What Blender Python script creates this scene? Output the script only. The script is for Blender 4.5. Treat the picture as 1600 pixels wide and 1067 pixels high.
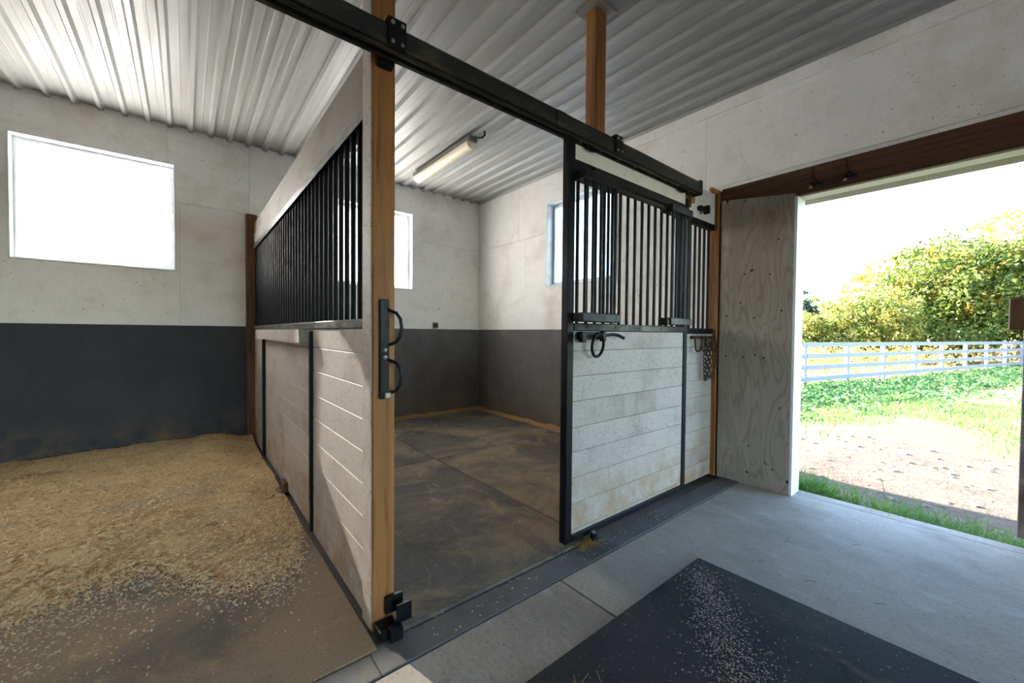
import bpy, bmesh, math, random
import numpy as np
from mathutils import Vector, Matrix, noise
random.seed(7)
rng = np.random.default_rng(11)
for o in list(bpy.data.objects):
    bpy.data.objects.remove(o)
SC = bpy.context.scene
COL = SC.collection
PI = math.pi

# ------------------------------------------------------------------ camera
CAMLOC = Vector((0, 0, 1.15))
yaw, pit, rol = math.radians(50.8429), math.radians(-1.1888), math.radians(0.4731)
F = Vector((math.cos(yaw)*math.cos(pit), math.sin(yaw)*math.cos(pit), math.sin(pit)))
R = Vector((math.sin(yaw), -math.cos(yaw), 0))
U = R.cross(F)
R2 = R*math.cos(rol) + U*math.sin(rol)
U2 = U*math.cos(rol) - R*math.sin(rol)
cd = bpy.data.cameras.new('camera')
cd.sensor_width = 36
cd.lens = 36*625.8254/1600
cd.clip_start = 0.02
cd.clip_end = 500
cam = bpy.data.objects.new('camera', cd)
COL.objects.link(cam)
m = Matrix((R2, U2, -F)).transposed().to_4x4()
m.translation = CAMLOC
cam.matrix_world = m
SC.camera = cam

# ------------------------------------------------------------------ sky, sun, exposure
SUN_EL, SUN_AZ = math.radians(25), math.radians(13.8)      # azimuth measured from +Y towards -X
SKY_STRENGTH, SUN_STRENGTH, EXPOSURE = 0.28, 11.5, 3.0
w = bpy.data.worlds.new('world')
SC.world = w
w.use_nodes = True
nt = w.node_tree
nt.nodes.clear()
sky = nt.nodes.new('ShaderNodeTexSky')
sky.sky_type = 'NISHITA'
sky.sun_disc = False
sky.sun_elevation = SUN_EL
sky.sun_rotation = -SUN_AZ
sky.altitude = 100
sky.air_density = 1.0
sky.dust_density = 1.0
sky.ozone_density = 1.9
bg = nt.nodes.new('ShaderNodeBackground')
bg.inputs[1].default_value = SKY_STRENGTH
wo = nt.nodes.new('ShaderNodeOutputWorld')
nt.links.new(sky.outputs[0], bg.inputs[0])
nt.links.new(bg.outputs[0], wo.inputs[0])
sl = bpy.data.lights.new('sun', 'SUN')
sl.energy = SUN_STRENGTH
sl.color = (1.0, 0.91, 0.78)
sl.angle = math.radians(0.6)
so = bpy.data.objects.new('sun', sl)
COL.objects.link(so)
sdir = Vector((-math.sin(SUN_AZ)*math.cos(SUN_EL), math.cos(SUN_AZ)*math.cos(SUN_EL), math.sin(SUN_EL)))
so.rotation_euler = sdir.to_track_quat('Z', 'Y').to_euler()
so.location = (-6, 24, 14)
def portal(loc, sx, sy, nrm):
    """sky portal filling an opening of the building (guides sampling, adds no light)"""
    l = bpy.data.lights.new('sky_portal', 'AREA')
    l.shape = 'RECTANGLE'
    l.size, l.size_y = sx, sy
    l.cycles.is_portal = True
    o = bpy.data.objects.new('sky_portal', l)
    COL.objects.link(o)
    o.location = loc
    o.rotation_euler = (-Vector(nrm)).to_track_quat('Z', 'Y').to_euler()
vs = SC.view_settings
vs.view_transform = 'Standard'
vs.look = 'None'
vs.gamma = 1
vs.use_curve_mapping = False
vs.exposure = EXPOSURE
SC.cycles.use_denoising = True
SC.cycles.max_bounces = 10
SC.cycles.diffuse_bounces = 6
SC.cycles.transparent_max_bounces = 16
SC.cycles.sample_clamp_indirect = 8

# ------------------------------------------------------------------ geometry helpers
class MB:
    def __init__(s):
        s.v, s.f, s.sm = [], [], False
    def poly(s, pts, faces):
        n = len(s.v)
        s.v += [tuple(p) for p in pts]
        s.f += [tuple(i+n for i in fc) for fc in faces]
        return s
    def box(s, x0, x1, y0, y1, z0, z1):
        return s.poly([(x0,y0,z0),(x1,y0,z0),(x1,y1,z0),(x0,y1,z0),(x0,y0,z1),(x1,y0,z1),(x1,y1,z1),(x0,y1,z1)],
                      [(0,3,2,1),(4,5,6,7),(0,1,5,4),(1,2,6,5),(2,3,7,6),(3,0,4,7)])
    def cbox(s, x0, x1, y0, y1, z0, z1, c=0.004):
        """box whose edges are chamfered"""
        bm = bmesh.new()
        M = Matrix.Translation(((x0+x1)/2, (y0+y1)/2, (z0+z1)/2)) @ Matrix.Diagonal((x1-x0, y1-y0, z1-z0, 1))
        bmesh.ops.create_cube(bm, size=1, matrix=M)
        c = min(c, 0.4*min(x1-x0, y1-y0, z1-z0))
        bmesh.ops.bevel(bm, geom=bm.edges[:], offset=c, segments=1, affect='EDGES')
        bm.verts.index_update()
        s.poly([v.co for v in bm.verts], [[v.index for v in fc.verts] for fc in bm.faces])
        bm.free()
        return s
    def tube(s, pts, r, n=8, closed=False):
        pts = [Vector(p) for p in pts]
        N = len(pts)
        rings = []
        up = None
        for i, p in enumerate(pts):
            a = pts[(i-1) % N] if (closed or i > 0) else p
            b = pts[(i+1) % N] if (closed or i < N-1) else p
            t = (b-a).normalized()
            if up is None:
                up = t.orthogonal().normalized()
            up = (up - t*up.dot(t))
            up = up.normalized() if up.length > 1e-6 else t.orthogonal().normalized()
            sd = t.cross(up)
            rr = r[i] if isinstance(r, (list, tuple)) else r
            rings.append([p + up*math.cos(2*PI*k/n)*rr + sd*math.sin(2*PI*k/n)*rr for k in range(n)])
        vs_ = [q for rg in rings for q in rg]
        fs = []
        for i in range(N if closed else N-1):
            j = (i+1) % N
            for k in range(n):
                l = (k+1) % n
                fs.append((i*n+k, i*n+l, j*n+l, j*n+k))
        if not closed:
            fs.append(tuple(range(n-1, -1, -1)))
            fs.append(tuple((N-1)*n+k for k in range(n)))
        return s.poly(vs_, fs)
    def sphere(s, c, rx, ry=None, rz=None, nu=10, nv=6):
        ry = ry or rx; rz = rz or rx
        vs_, fs = [(c[0], c[1], c[2]+rz)], []
        for i in range(1, nv):
            for k in range(nu):
                t, p = PI*i/nv, 2*PI*k/nu
                vs_.append((c[0]+rx*math.sin(t)*math.cos(p), c[1]+ry*math.sin(t)*math.sin(p), c[2]+rz*math.cos(t)))
        vs_.append((c[0], c[1], c[2]-rz))
        for k in range(nu):
            fs.append((0, 1+k, 1+(k+1) % nu))
            for i in range(nv-2):
                a, b = 1+i*nu+k, 1+i*nu+(k+1) % nu
                fs.append((a, a+nu, b+nu, b))
            fs.append((1+(nv-2)*nu+k, len(vs_)-1, 1+(nv-2)*nu+(k+1) % nu))
        return s.poly(vs_, fs)
    def mesh(s, name, mat, smooth=False):
        me = bpy.data.meshes.new(name)
        me.from_pydata(s.v, [], s.f)
        me.update()
        if mat is not None:
            me.materials.append(mat)
        if smooth:
            me.polygons.foreach_set('use_smooth', [True]*len(me.polygons))
            try:
                me.set_sharp_from_angle(angle=math.radians(40))
            except Exception:
                pass
        return me

WL = {}
def put(name, data, parent=None, loc=(0, 0, 0)):
    """link an object whose world position is loc (nothing above it is rotated)"""
    o = bpy.data.objects.new(name, data)
    COL.objects.link(o)
    loc = Vector(loc)
    if parent is not None:
        o.parent = parent
        o.location = loc - WL[parent.name]
    else:
        o.location = loc
    WL[o.name] = loc
    return o
def obj(name, mb, mat, parent=None, loc=(0, 0, 0), smooth=False):
    return put(name, mb.mesh(name, mat, smooth), parent, loc)
def tag(o, label=None, cat=None, group=None, kind=None):
    if label: o['label'] = label
    if cat: o['category'] = cat
    if group: o['group'] = group
    if kind: o['kind'] = kind
    return o
def thing(name, loc, label, cat, group=None):
    return tag(put(name, None, None, loc), label, cat, group)
def struct(name, mb, mat):
    return tag(obj(name, mb, mat), kind='structure')
def rects_minus(a0, a1, b0, b1, holes):
    """rectangle minus rectangular holes as a list of rectangles"""
    out = [(a0, a1, b0, b1)]
    for (p0, p1, q0, q1) in holes:
        nxt = []
        for (x0, x1, y0, y1) in out:
            if p1 <= x0 or p0 >= x1 or q1 <= y0 or q0 >= y1:
                nxt.append((x0, x1, y0, y1)); continue
            c0, c1 = max(p0, x0), min(p1, x1)
            if x0 < c0: nxt.append((x0, c0, y0, y1))
            if c1 < x1: nxt.append((c1, x1, y0, y1))
            if y0 < q0: nxt.append((c0, c1, y0, q0))
            if q1 < y1: nxt.append((c0, c1, q1, y1))
        out = nxt
    return out

# ------------------------------------------------------------------ materials
def lin(c):
    """sRGB 0-255 to linear"""
    return tuple((x/255/12.92 if x/255 <= 0.04045 else ((x/255+0.055)/1.055)**2.4) for x in c) + (1,)
class Mat:
    def __init__(s, name, base, rough=0.6, metal=0.0, spec=0.4, rand=True):
        s.m = bpy.data.materials.new(name)
        s.m.use_nodes = True
        s.nt = s.m.node_tree
        s.b = s.nt.nodes['Principled BSDF']
        s.out = s.nt.nodes['Material Output']
        s.b.inputs['Roughness'].default_value = rough
        s.b.inputs['Metallic'].default_value = metal
        s.b.inputs['Specular IOR Level'].default_value = spec
        tc = s.nt.nodes.new('ShaderNodeTexCoord')
        s.co = tc.outputs['Object']
        if rand:
            oi = s.nt.nodes.new('ShaderNodeObjectInfo')
            mu = s.nt.nodes.new('ShaderNodeMath'); mu.operation = 'MULTIPLY'
            mu.inputs[1].default_value = 37.0
            s.lk(oi.outputs['Random'], mu.inputs[0])
            va = s.nt.nodes.new('ShaderNodeVectorMath'); va.operation = 'ADD'
            s.lk(s.co, va.inputs[0]); s.lk(mu.outputs[0], va.inputs[1])
            s.wco = s.co
            s.co = va.outputs[0]
            s.rnd = oi.outputs['Random']
        else:
            s.wco = s.co
        rgb = s.nt.nodes.new('ShaderNodeRGB')
        rgb.outputs[0].default_value = lin(base)
        s.c = rgb.outputs[0]
        s.h = None
        s.lk(s.c, s.b.inputs['Base Color'])
    def lk(s, a, b):
        s.nt.links.new(a, b)
    def scaled(s, scale, world=False):
        if isinstance(scale, (int, float)):
            scale = (scale,)*3
        mp = s.nt.nodes.new('ShaderNodeMapping')
        mp.inputs['Scale'].default_value = scale
        s.lk(s.wco if world else s.co, mp.inputs[0])
        return mp.outputs[0]
    def noise(s, scale, detail=4, rough=0.6, dist=0.0, world=False):
        n = s.nt.nodes.new('ShaderNodeTexNoise')
        n.inputs['Scale'].default_value = 1
        n.inputs['Detail'].default_value = detail
        n.inputs['Roughness'].default_value = rough
        n.inputs['Distortion'].default_value = dist
        s.lk(s.scaled(scale, world), n.inputs['Vector'])
        return n.outputs['Fac']
    def wave(s, scale, dist=4, detail=3, dscale=1.0, bands='X', kind='BANDS'):
        n = s.nt.nodes.new('ShaderNodeTexWave')
        n.wave_type = kind
        if kind == 'BANDS': n.bands_direction = bands
        else: n.rings_direction = bands
        n.inputs['Scale'].default_value = 1
        n.inputs['Distortion'].default_value = dist
        n.inputs['Detail'].default_value = detail
        n.inputs['Detail Scale'].default_value = dscale
        s.lk(s.scaled(scale), n.inputs['Vector'])
        return n.outputs['Fac']
    def voro(s, scale, feature='F1'):
        n = s.nt.nodes.new('ShaderNodeTexVoronoi')
        n.feature = feature
        n.inputs['Scale'].default_value = 1
        s.lk(s.scaled(scale), n.inputs['Vector'])
        return n.outputs['Distance']
    def ramp(s, fac, a, b, lo=0.0, hi=1.0):
        r = s.nt.nodes.new('ShaderNodeMapRange')
        r.inputs['From Min'].default_value = a
        r.inputs['From Max'].default_value = b
        r.inputs['To Min'].default_value = lo
        r.inputs['To Max'].default_value = hi
        r.interpolation_type = 'SMOOTHSTEP'
        s.lk(fac, r.inputs['Value'])
        return r.outputs[0]
    def mul(s, a, b):
        n = s.nt.nodes.new('ShaderNodeMath'); n.operation = 'MULTIPLY'
        s.lk(a, n.inputs[0])
        if isinstance(b, (int, float)): n.inputs[1].default_value = b
        else: s.lk(b, n.inputs[1])
        return n.outputs[0]
    def height(s, a, b, lo=1.0, hi=0.0):
        """mask by world height"""
        sp = s.nt.nodes.new('ShaderNodeSeparateXYZ')
        s.lk(s.wco, sp.inputs[0])
        return s.ramp(sp.outputs[2], a, b, lo, hi)
    def layer(s, col, fac):
        mx = s.nt.nodes.new('ShaderNodeMix'); mx.data_type = 'RGBA'
        s.lk(fac, mx.inputs[0])
        s.lk(s.c, mx.inputs[6])
        mx.inputs[7].default_value = lin(col)
        s.c = mx.outputs[2]
        s.lk(s.c, s.b.inputs['Base Color'])
        return s
    def bump(s, fac, dist=0.003, strength=0.6):
        b = s.nt.nodes.new('ShaderNodeBump')
        b.inputs['Strength'].default_value = strength
        b.inputs['Distance'].default_value = dist
        s.lk(fac, b.inputs['Height'])
        if s.h is not None: s.lk(s.h, b.inputs['Normal'])
        s.h = b.outputs[0]
        s.lk(s.h, s.b.inputs['Normal'])
        return s
    def roughvar(s, fac, lo, hi):
        s.lk(s.ramp(fac, 0.3, 0.7, lo, hi), s.b.inputs['Roughness'])
        return s

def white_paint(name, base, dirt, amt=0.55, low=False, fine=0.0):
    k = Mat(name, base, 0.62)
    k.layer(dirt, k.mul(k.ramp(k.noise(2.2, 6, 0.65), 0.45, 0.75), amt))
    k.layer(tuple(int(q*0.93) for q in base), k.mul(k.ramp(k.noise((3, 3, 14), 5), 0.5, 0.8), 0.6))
    k.layer((70, 58, 46), k.mul(k.ramp(k.noise(46, 2, 0.5), 0.705, 0.76), 0.6))
    if fine: k.layer((84, 74, 64), k.mul(k.ramp(k.noise((85, 85, 110), 3, 0.6), 0.56, 0.68), fine))
    if fine: k.layer((110, 98, 84), k.mul(k.ramp(k.noise((26, 26, 5), 5, 0.6), 0.54, 0.72), fine*0.35))
    k.layer((84, 66, 48), k.mul(k.ramp(k.noise(17, 3, 0.6), 0.70, 0.80), 0.6))
    if low:
        k.layer((150, 118, 80), k.mul(k.height(0.0, 0.55), k.ramp(k.noise(7, 5), 0.3, 0.75)))
    k.bump(k.noise((30, 30, 8), 4), 0.002, 0.35)
    return k.m
M = {}
M['white_ply'] = white_paint('white_painted_plywood', (240, 239, 236), (200, 188, 170), 0.55, False, 0.16)
M['white_board'] = white_paint('white_painted_boards', (180, 171, 162), (134, 122, 109), 0.75, True, 0.6)
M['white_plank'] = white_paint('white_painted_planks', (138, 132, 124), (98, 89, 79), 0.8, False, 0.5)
def charcoal(name, base, dust):
    k = Mat(name, base, 0.62, 0, 0.25)
    k.layer(tuple(int(q*1.22) for q in base), k.mul(k.ramp(k.noise(3, 6), 0.4, 0.75), 0.6))
    k.layer((120, 98, 66), k.mul(k.height(0.0, 0.45), k.ramp(k.noise(6, 6), 0.35, 0.75)))
    k.layer(tuple(int(q*0.65) for q in base), k.mul(k.ramp(k.noise((14, 14, 3), 4), 0.62, 0.75), 0.5))
    k.layer((132, 120, 102), k.mul(k.ramp(k.noise((5, 5, 2), 7, 0.7), 0.42, 0.75), dust))
    k.bump(k.noise((30, 30, 10), 4), 0.002, 0.3)
    return k.m
M['charcoal'] = charcoal('charcoal_paint', (56, 59, 65), 0.05)
M['charcoal_lit_dusty'] = charcoal('lit_dusty_charcoal_paint', (96, 95, 94), 0.35)  # open-stall copy: brighter light put into the base colour, plus dust
k = Mat('ceiling_steel', (162, 163, 160), 0.5, 0.05)
k.layer((148, 148, 142), k.mul(k.ramp(k.noise((9, 1.2, 4), 5), 0.42, 0.75), 0.7))
k.layer((120, 104, 80), k.mul(k.ramp(k.noise(28, 3), 0.70, 0.78), 0.6))
k.roughvar(k.noise((12, 1, 4), 4), 0.38, 0.58)
M['steel'] = k.m
def timber(name, base, dark, light, axis='Z', rough=0.6):
    k = Mat(name, base, rough)
    st = {'Z': (26, 26, 1.4), 'Y': (26, 1.4, 26), 'X': (1.4, 26, 26)}[axis]
    k.layer(dark, k.mul(k.ramp(k.noise(st, 6, 0.7, 0.8), 0.42, 0.66), 0.85))
    k.layer(light, k.mul(k.ramp(k.noise(tuple(q*0.5 for q in st), 4, 0.5, 1.0), 0.5, 0.8), 0.6))
    k.layer((58, 38, 20), k.mul(k.ramp(k.noise(tuple(max(q*0.22, 2.2) for q in st), 2, 0.4), 0.70, 0.80), 0.7))
    k.bump(k.noise(tuple(q*2 for q in st), 3), 0.0015, 0.4)
    return k.m
M['post_wood'] = timber('honey_brown_timber', (150, 100, 52), (98, 58, 24), (178, 128, 74))
M['dark_wood'] = timber('brown_timber', (104, 66, 40), (66, 40, 24), (130, 88, 54))
M['beam_wood'] = timber('dark_brown_beam', (92, 60, 40), (56, 34, 24), (120, 82, 54), 'Y')
M['raw_wood'] = timber('raw_timber', (188, 142, 84), (150, 100, 52), (206, 168, 112), 'X')
k = Mat('weathered_plywood', (164, 154, 142), 0.8)
g1 = k.noise((1.0, 5.0, 1.1), 2, 0.4, 0.4)
g2 = k.nt.nodes.new('ShaderNodeMath'); g2.operation = 'MULTIPLY'; g2.inputs[1].default_value = 38.0
k.lk(g1, g2.inputs[0])
g3 = k.nt.nodes.new('ShaderNodeMath'); g3.operation = 'PINGPONG'; g3.inputs[1].default_value = 1.0
k.lk(g2.outputs[0], g3.inputs[0])
k.layer((120, 104, 88), k.mul(k.ramp(g3.outputs[0], 0.5, 0.95), 0.42))
k.layer((188, 180, 168), k.mul(k.ramp(k.noise((30, 30, 3), 5), 0.5, 0.75), 0.5))
k.layer((104, 88, 70), k.mul(k.ramp(k.noise((3, 3, 1.5), 4), 0.48, 0.8), 0.6))
k.layer((30, 22, 16), k.ramp(k.noise(13, 1, 0.3), 0.745, 0.775))
k.bump(k.noise((60, 60, 5), 4), 0.002, 0.5)
M['ply_raw'] = k.m
k = Mat('black_painted_steel', (14, 16, 20), 0.4, 0.0, 0.25)
k.layer((52, 55, 62), k.mul(k.ramp(k.noise(24, 5), 0.6, 0.8), 0.5))
k.layer((90, 80, 66), k.mul(k.ramp(k.noise(70, 3), 0.68, 0.78), 0.4))
k.roughvar(k.noise(16, 4), 0.32, 0.55)
M['black'] = k.m
k = Mat('worn_black_steel', (40, 41, 44), 0.38, 0.2, 0.6)
k.layer((140, 136, 128), k.mul(k.ramp(k.noise((30, 6, 30), 5), 0.42, 0.72), 0.75))
M['worn'] = k.m
k = Mat('dusty_black_track', (28, 28, 28), 0.5)
k.layer((96, 86, 66), k.mul(k.ramp(k.noise((7, 26, 26), 5), 0.46, 0.75), 0.55))
M['track'] = k.m
k = Mat('rusty_iron', (58, 46, 40), 0.6, 0.5)
k.layer((112, 66, 40), k.mul(k.ramp(k.noise(60, 4), 0.45, 0.7), 0.7))
M['rust'] = k.m
k = Mat('bolt_zinc', (150, 148, 142), 0.4, 0.7)
M['zinc'] = k.m
k = Mat('concrete', (156, 146, 132), 0.78)
k.layer((120, 112, 100), k.mul(k.ramp(k.noise(1.7, 6, 0.65), 0.42, 0.72), 0.75))
k.layer((176, 174, 168), k.mul(k.ramp(k.noise((14, 5, 6), 5), 0.5, 0.78), 0.5))
k.layer((112, 92, 64), k.mul(k.ramp(k.noise(3.1, 6), 0.54, 0.8), 0.6))
k.layer((70, 58, 44), k.mul(k.ramp(k.noise(60, 2), 0.70, 0.76), 0.6))
k.layer((88, 82, 74), k.mul(k.ramp(k.noise((150, 60, 90), 4, 0.7), 0.50, 0.70), 0.6))
k.layer((190, 186, 178), k.mul(k.ramp(k.noise((90, 240, 90), 3, 0.7), 0.58, 0.74), 0.45))
k.bump(k.noise((60, 22, 30), 4), 0.004, 0.5)
M['concrete'] = k.m
k = Mat('dark_kerb', (92, 90, 88), 0.8)
k.layer((66, 64, 62), k.mul(k.ramp(k.noise(5, 6), 0.42, 0.7), 0.7))
k.layer((120, 102, 76), k.mul(k.ramp(k.noise(9, 5), 0.54, 0.8), 0.6))
k.layer((190, 182, 166), k.ramp(k.noise(52, 2), 0.735, 0.765))
k.bump(k.noise(40, 4), 0.003, 0.4)
M['kerb'] = k.m
def rubber(name, base, dust, amt):
    k = Mat(name, base, 0.8, 0, 0.15)
    k.layer(tuple(int(q*0.72) for q in base), k.mul(k.ramp(k.noise(2.6, 6), 0.45, 0.7), 0.7))
    k.layer(dust, k.mul(k.ramp(k.noise((1.5, 1.9, 1), 7, 0.68, 0.6), 0.62-amt, 0.86-amt), 0.72))
    k.layer((dust[0]+30, dust[1]+22, dust[2]+12), k.mul(k.ramp(k.noise((5, 2.2, 1), 7, 0.7, 1.2), 0.57, 0.74), 0.6))
    k.layer(tuple(int(q*0.6) for q in base), k.mul(k.ramp(k.noise(130, 4, 0.7), 0.50, 0.70), 0.6))
    k.layer(tuple(int(q*0.85) for q in dust), k.mul(k.ramp(k.noise((30, 34, 30), 6, 0.75), 0.52, 0.70), 0.55))
    k.layer((200, 186, 156), k.mul(k.ramp(k.noise(85, 2), 0.70, 0.75), 0.8))
    k.bump(k.noise(48, 3), 0.003, 0.5)
    return k.m
M['mat_stall'] = rubber('stall_rubber', (90, 87, 83), (148, 130, 102), 0.20)
M['mat_left'] = rubber('dusty_rubber', (112, 106, 98), (158, 136, 106), 0.28)
M['mat_aisle'] = rubber('aisle_rubber', (58, 57, 57), (86, 78, 70), 0.10)
k = Mat('pine_shavings', (204, 172, 122), 0.85)
k.layer((168, 126, 74), k.mul(k.ramp(k.noise((4, 8, 4), 6), 0.46, 0.72), 0.8))
k.layer((150, 104, 54), k.mul(k.ramp(k.noise((2.0, 6.5, 4), 4), 0.56, 0.72), 0.75))
k.layer((150, 140, 126), k.mul(k.ramp(k.noise((1.6, 2.6, 4), 3), 0.58, 0.72), 0.6))
k.layer((226, 204, 164), k.mul(k.ramp(k.noise((70, 110, 70), 4), 0.48, 0.68), 0.8))
k.layer((136, 100, 58), k.mul(k.ramp(k.noise((45, 80, 45), 3), 0.58, 0.72), 0.7))
k.bump(k.noise((80, 120, 80), 4), 0.012, 0.9)
M['shavings'] = k.m
k = Mat('shaving_flakes', (222, 198, 156), 0.8)
k.layer((186, 144, 92), k.ramp(k.noise(31, 2), 0.45, 0.6))
M['flakes'] = k.m
k = Mat('pale_flakes', (202, 188, 164), 0.8)
M['pale_flakes'] = k.m
k = Mat('dust_flakes', (168, 154, 142), 0.85)
M['dust_flakes'] = k.m
k = Mat('sawdust', (156, 124, 82), 0.9)
k.layer((140, 100, 54), k.mul(k.ramp(k.noise(20, 5), 0.4, 0.7), 0.8))
k.bump(k.noise(60, 4), 0.006, 0.7)
M['sawdust'] = k.m
k = Mat('straw', (150, 124, 66), 0.8)
M['straw'] = k.m
k = Mat('white_vinyl', (226, 230, 232), 0.4)
k.layer((170, 160, 140), k.mul(k.ramp(k.noise(9, 5), 0.5, 0.8), 0.5))
M['vinyl'] = k.m
k = Mat('lamp_diffuser', (226, 214, 184), 0.5)
k.layer((188, 160, 104), k.mul(k.ramp(k.noise((6, 3, 6), 4), 0.5, 0.75), 0.7))
M['diffuser'] = k.m
k = Mat('grey_plastic', (120, 118, 112), 0.5)
M['grey'] = k.m
k = Mat('outlet_metal', (96, 88, 78), 0.5, 0.3)
M['outlet'] = k.m
# dusty window glass: part clear, part scattering film of dust
k = bpy.data.materials.new('dusty_glass'); k.use_nodes = True
t_ = k.node_tree; t_.nodes.clear()
tr = t_.nodes.new('ShaderNodeBsdfTransparent'); tr.inputs[0].default_value = (0.74, 0.76, 0.78, 1)
tl = t_.nodes.new('ShaderNodeBsdfTranslucent'); tl.inputs[0].default_value = (0.96, 0.97, 1.0, 1)
gl = t_.nodes.new('ShaderNodeBsdfGlossy'); gl.inputs[1].default_value = 0.05
m1 = t_.nodes.new('ShaderNodeMixShader'); m1.inputs[0].default_value = 0.62
m2 = t_.nodes.new('ShaderNodeMixShader'); m2.inputs[0].default_value = 0.05
ou = t_.nodes.new('ShaderNodeOutputMaterial')
t_.links.new(tr.outputs[0], m1.inputs[1]); t_.links.new(tl.outputs[0], m1.inputs[2])
t_.links.new(m1.outputs[0], m2.inputs[1]); t_.links.new(gl.outputs[0], m2.inputs[2])
t_.links.new(m2.outputs[0], ou.inputs[0])
M['glass'] = k
def foliage(name, a, b, c, sc=1.2, tr_=0.4, tint=None):
    k = Mat(name, a, 0.65, rand=True)
    k.layer(b, k.ramp(k.noise(sc, 3, world=True), 0.42, 0.62))
    k.layer(c, k.ramp(k.noise(sc*4.1, 2, world=True), 0.56, 0.68))
    if tint: k.layer(tint, k.mul(k.ramp(k.noise(sc*0.7, 3, world=True), 0.52, 0.66), 0.8))
    tl = k.nt.nodes.new('ShaderNodeBsdfTranslucent')
    k.lk(k.c, tl.inputs[0])
    mx = k.nt.nodes.new('ShaderNodeMixShader')
    mx.inputs[0].default_value = tr_
    k.lk(k.b.outputs[0], mx.inputs[1]); k.lk(tl.outputs[0], mx.inputs[2])
    k.lk(mx.outputs[0], k.out.inputs[0])
    return k.m
M['leaf_green'] = foliage('green_leaves', (78, 98, 40), (104, 114, 44), (50, 70, 32), tint=(142, 118, 44))
M['leaf_yellow'] = foliage('yellow_leaves', (172, 148, 56), (184, 132, 50), (132, 138, 54))
M['leaf_bush'] = foliage('yellow_green_leaves', (108, 120, 54), (130, 128, 58), (78, 98, 44), tint=(140, 124, 60))
M['leaf_pine'] = foliage('dark_needles', (46, 66, 52), (58, 78, 58), (36, 54, 44))
M['weed'] = foliage('weed_leaves', (70, 108, 60), (88, 124, 64), (52, 88, 54), 1.5)
M['grass'] = foliage('grass_blades', (76, 114, 46), (98, 130, 52), (114, 130, 64), 2.5)
M['dry'] = foliage('dry_goldenrod', (156, 132, 68), (166, 142, 84), (140, 112, 58), 1.5)
k = Mat('bark', (120, 96, 72), 0.85)
k.layer((84, 66, 50), k.mul(k.ramp(k.noise((20, 20, 4), 4), 0.45, 0.7), 0.8))
M['bark'] = k.m
k = Mat('fence_paint', (116, 117, 124), 0.6)
k.layer((98, 95, 94), k.mul(k.ramp(k.noise(4, 5), 0.5, 0.8), 0.6))
M['fence'] = k.m
k = Mat('yard_ground', (84, 68, 55), 0.9, rand=False)
k.layer((62, 50, 40), k.mul(k.ramp(k.noise(3.0, 6), 0.45, 0.7), 0.8))
k.layer((96, 82, 69), k.mul(k.ramp(k.noise(9, 5), 0.52, 0.75), 0.7))
sp = k.nt.nodes.new('ShaderNodeSeparateXYZ'); k.lk(k.wco, sp.inputs[0])
ad = k.nt.nodes.new('ShaderNodeMath'); ad.operation = 'ADD'
k.lk(sp.outputs[0], ad.inputs[0]); k.lk(k.mul(k.noise((0.35, 0.7, 1), 5), 7.0), ad.inputs[1])
k.layer((88, 112, 50), k.mul(k.ramp(ad.outputs[0], 10.4, 12.2), k.ramp(k.noise(2.2, 6, 0.7), 0.30, 0.55)))
k.layer((140, 120, 70), k.mul(k.ramp(ad.outputs[0], 20.5, 23.0), 0.8))
k.bump(k.noise(7, 7, 0.7), 0.09, 0.9)
M['ground'] = k.m
k = Mat('stone', (96, 86, 76), 0.85)
M['stone'] = k.m
k = Mat('exterior_steel', (196, 200, 200), 0.45)
M['siding'] = k.m
k = Mat('red_edge', (120, 104, 98), 0.6)
k.layer((160, 150, 142), k.mul(k.ramp(k.noise(8, 4), 0.4, 0.7), 0.8))
M['leaf_edge'] = k.m

# ------------------------------------------------------------------ dimensions
XR, YB, ZC = 3.398, 4.97, 3.05           # right wall face, back wall face, ceiling
XL, YF = -7.2, -5.3                      # far end of the aisle, wall behind the camera
ZD = 1.197                               # top of the charcoal band
WIN_B = [(-4.5, -3.485), (-1.083, -0.066), (1.323, 2.34)]      # windows of the back wall (X)
WIN_Z = (1.71, 2.715)
WIN_R = (2.50, 3.512)                    # window of the right wall (Y)
DOOR = (-2.2, 0.957, 2.135)              # barn doorway of the right wall (Y0, Y1, head)
FILL_DOOR_L = (-0.75, 0.25, 2.1)               # unseen doorway at the far aisle end, added for fill light
FILL_DOOR_F = (-0.3, 3.0, 2.4)                # wide unseen doorway behind the camera, added to let in fill light
FILL_WIN_F = [(-5.4, -4.4), (-3.0, -2.0)]  # unseen windows behind the camera, added as fill

# ------------------------------------------------------------------ room shell
def wall_y(name, y0, y1, x0, x1, holes):
    mb = MB()
    for (a, b, c, d) in rects_minus(x0, x1, -0.3, 3.16, holes):
        mb.box(a, b, y0, y1, c, d)
    return struct(name, mb, M['siding'])
def wall_x(name, x0, x1, y0, y1, holes):
    mb = MB()
    for (a, b, c, d) in rects_minus(y0, y1, -0.3, 3.16, holes):
        mb.box(x0, x1, a, b, c, d)
    return struct(name, mb, M['siding'])
hb = [(a, b, WIN_Z[0], WIN_Z[1]) for a, b in WIN_B]
hf = [(a, b, WIN_Z[0], WIN_Z[1]) for a, b in FILL_WIN_F] + [(FILL_DOOR_F[0], FILL_DOOR_F[1], -0.02, FILL_DOOR_F[2])]
hr = [(WIN_R[0], WIN_R[1], WIN_Z[0], WIN_Z[1]), (DOOR[0], DOOR[1], -0.02, DOOR[2])]
hl = [(FILL_DOOR_L[0], FILL_DOOR_L[1], -0.02, FILL_DOOR_L[2])]
wall_back = wall_y('wall_back', YB+0.014, YB+0.15, XL-0.15, XR+0.11, hb)
wall_front = wall_y('wall_front', YF-0.15, YF-0.014, XL-0.15, XR+0.11, hf)
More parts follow.
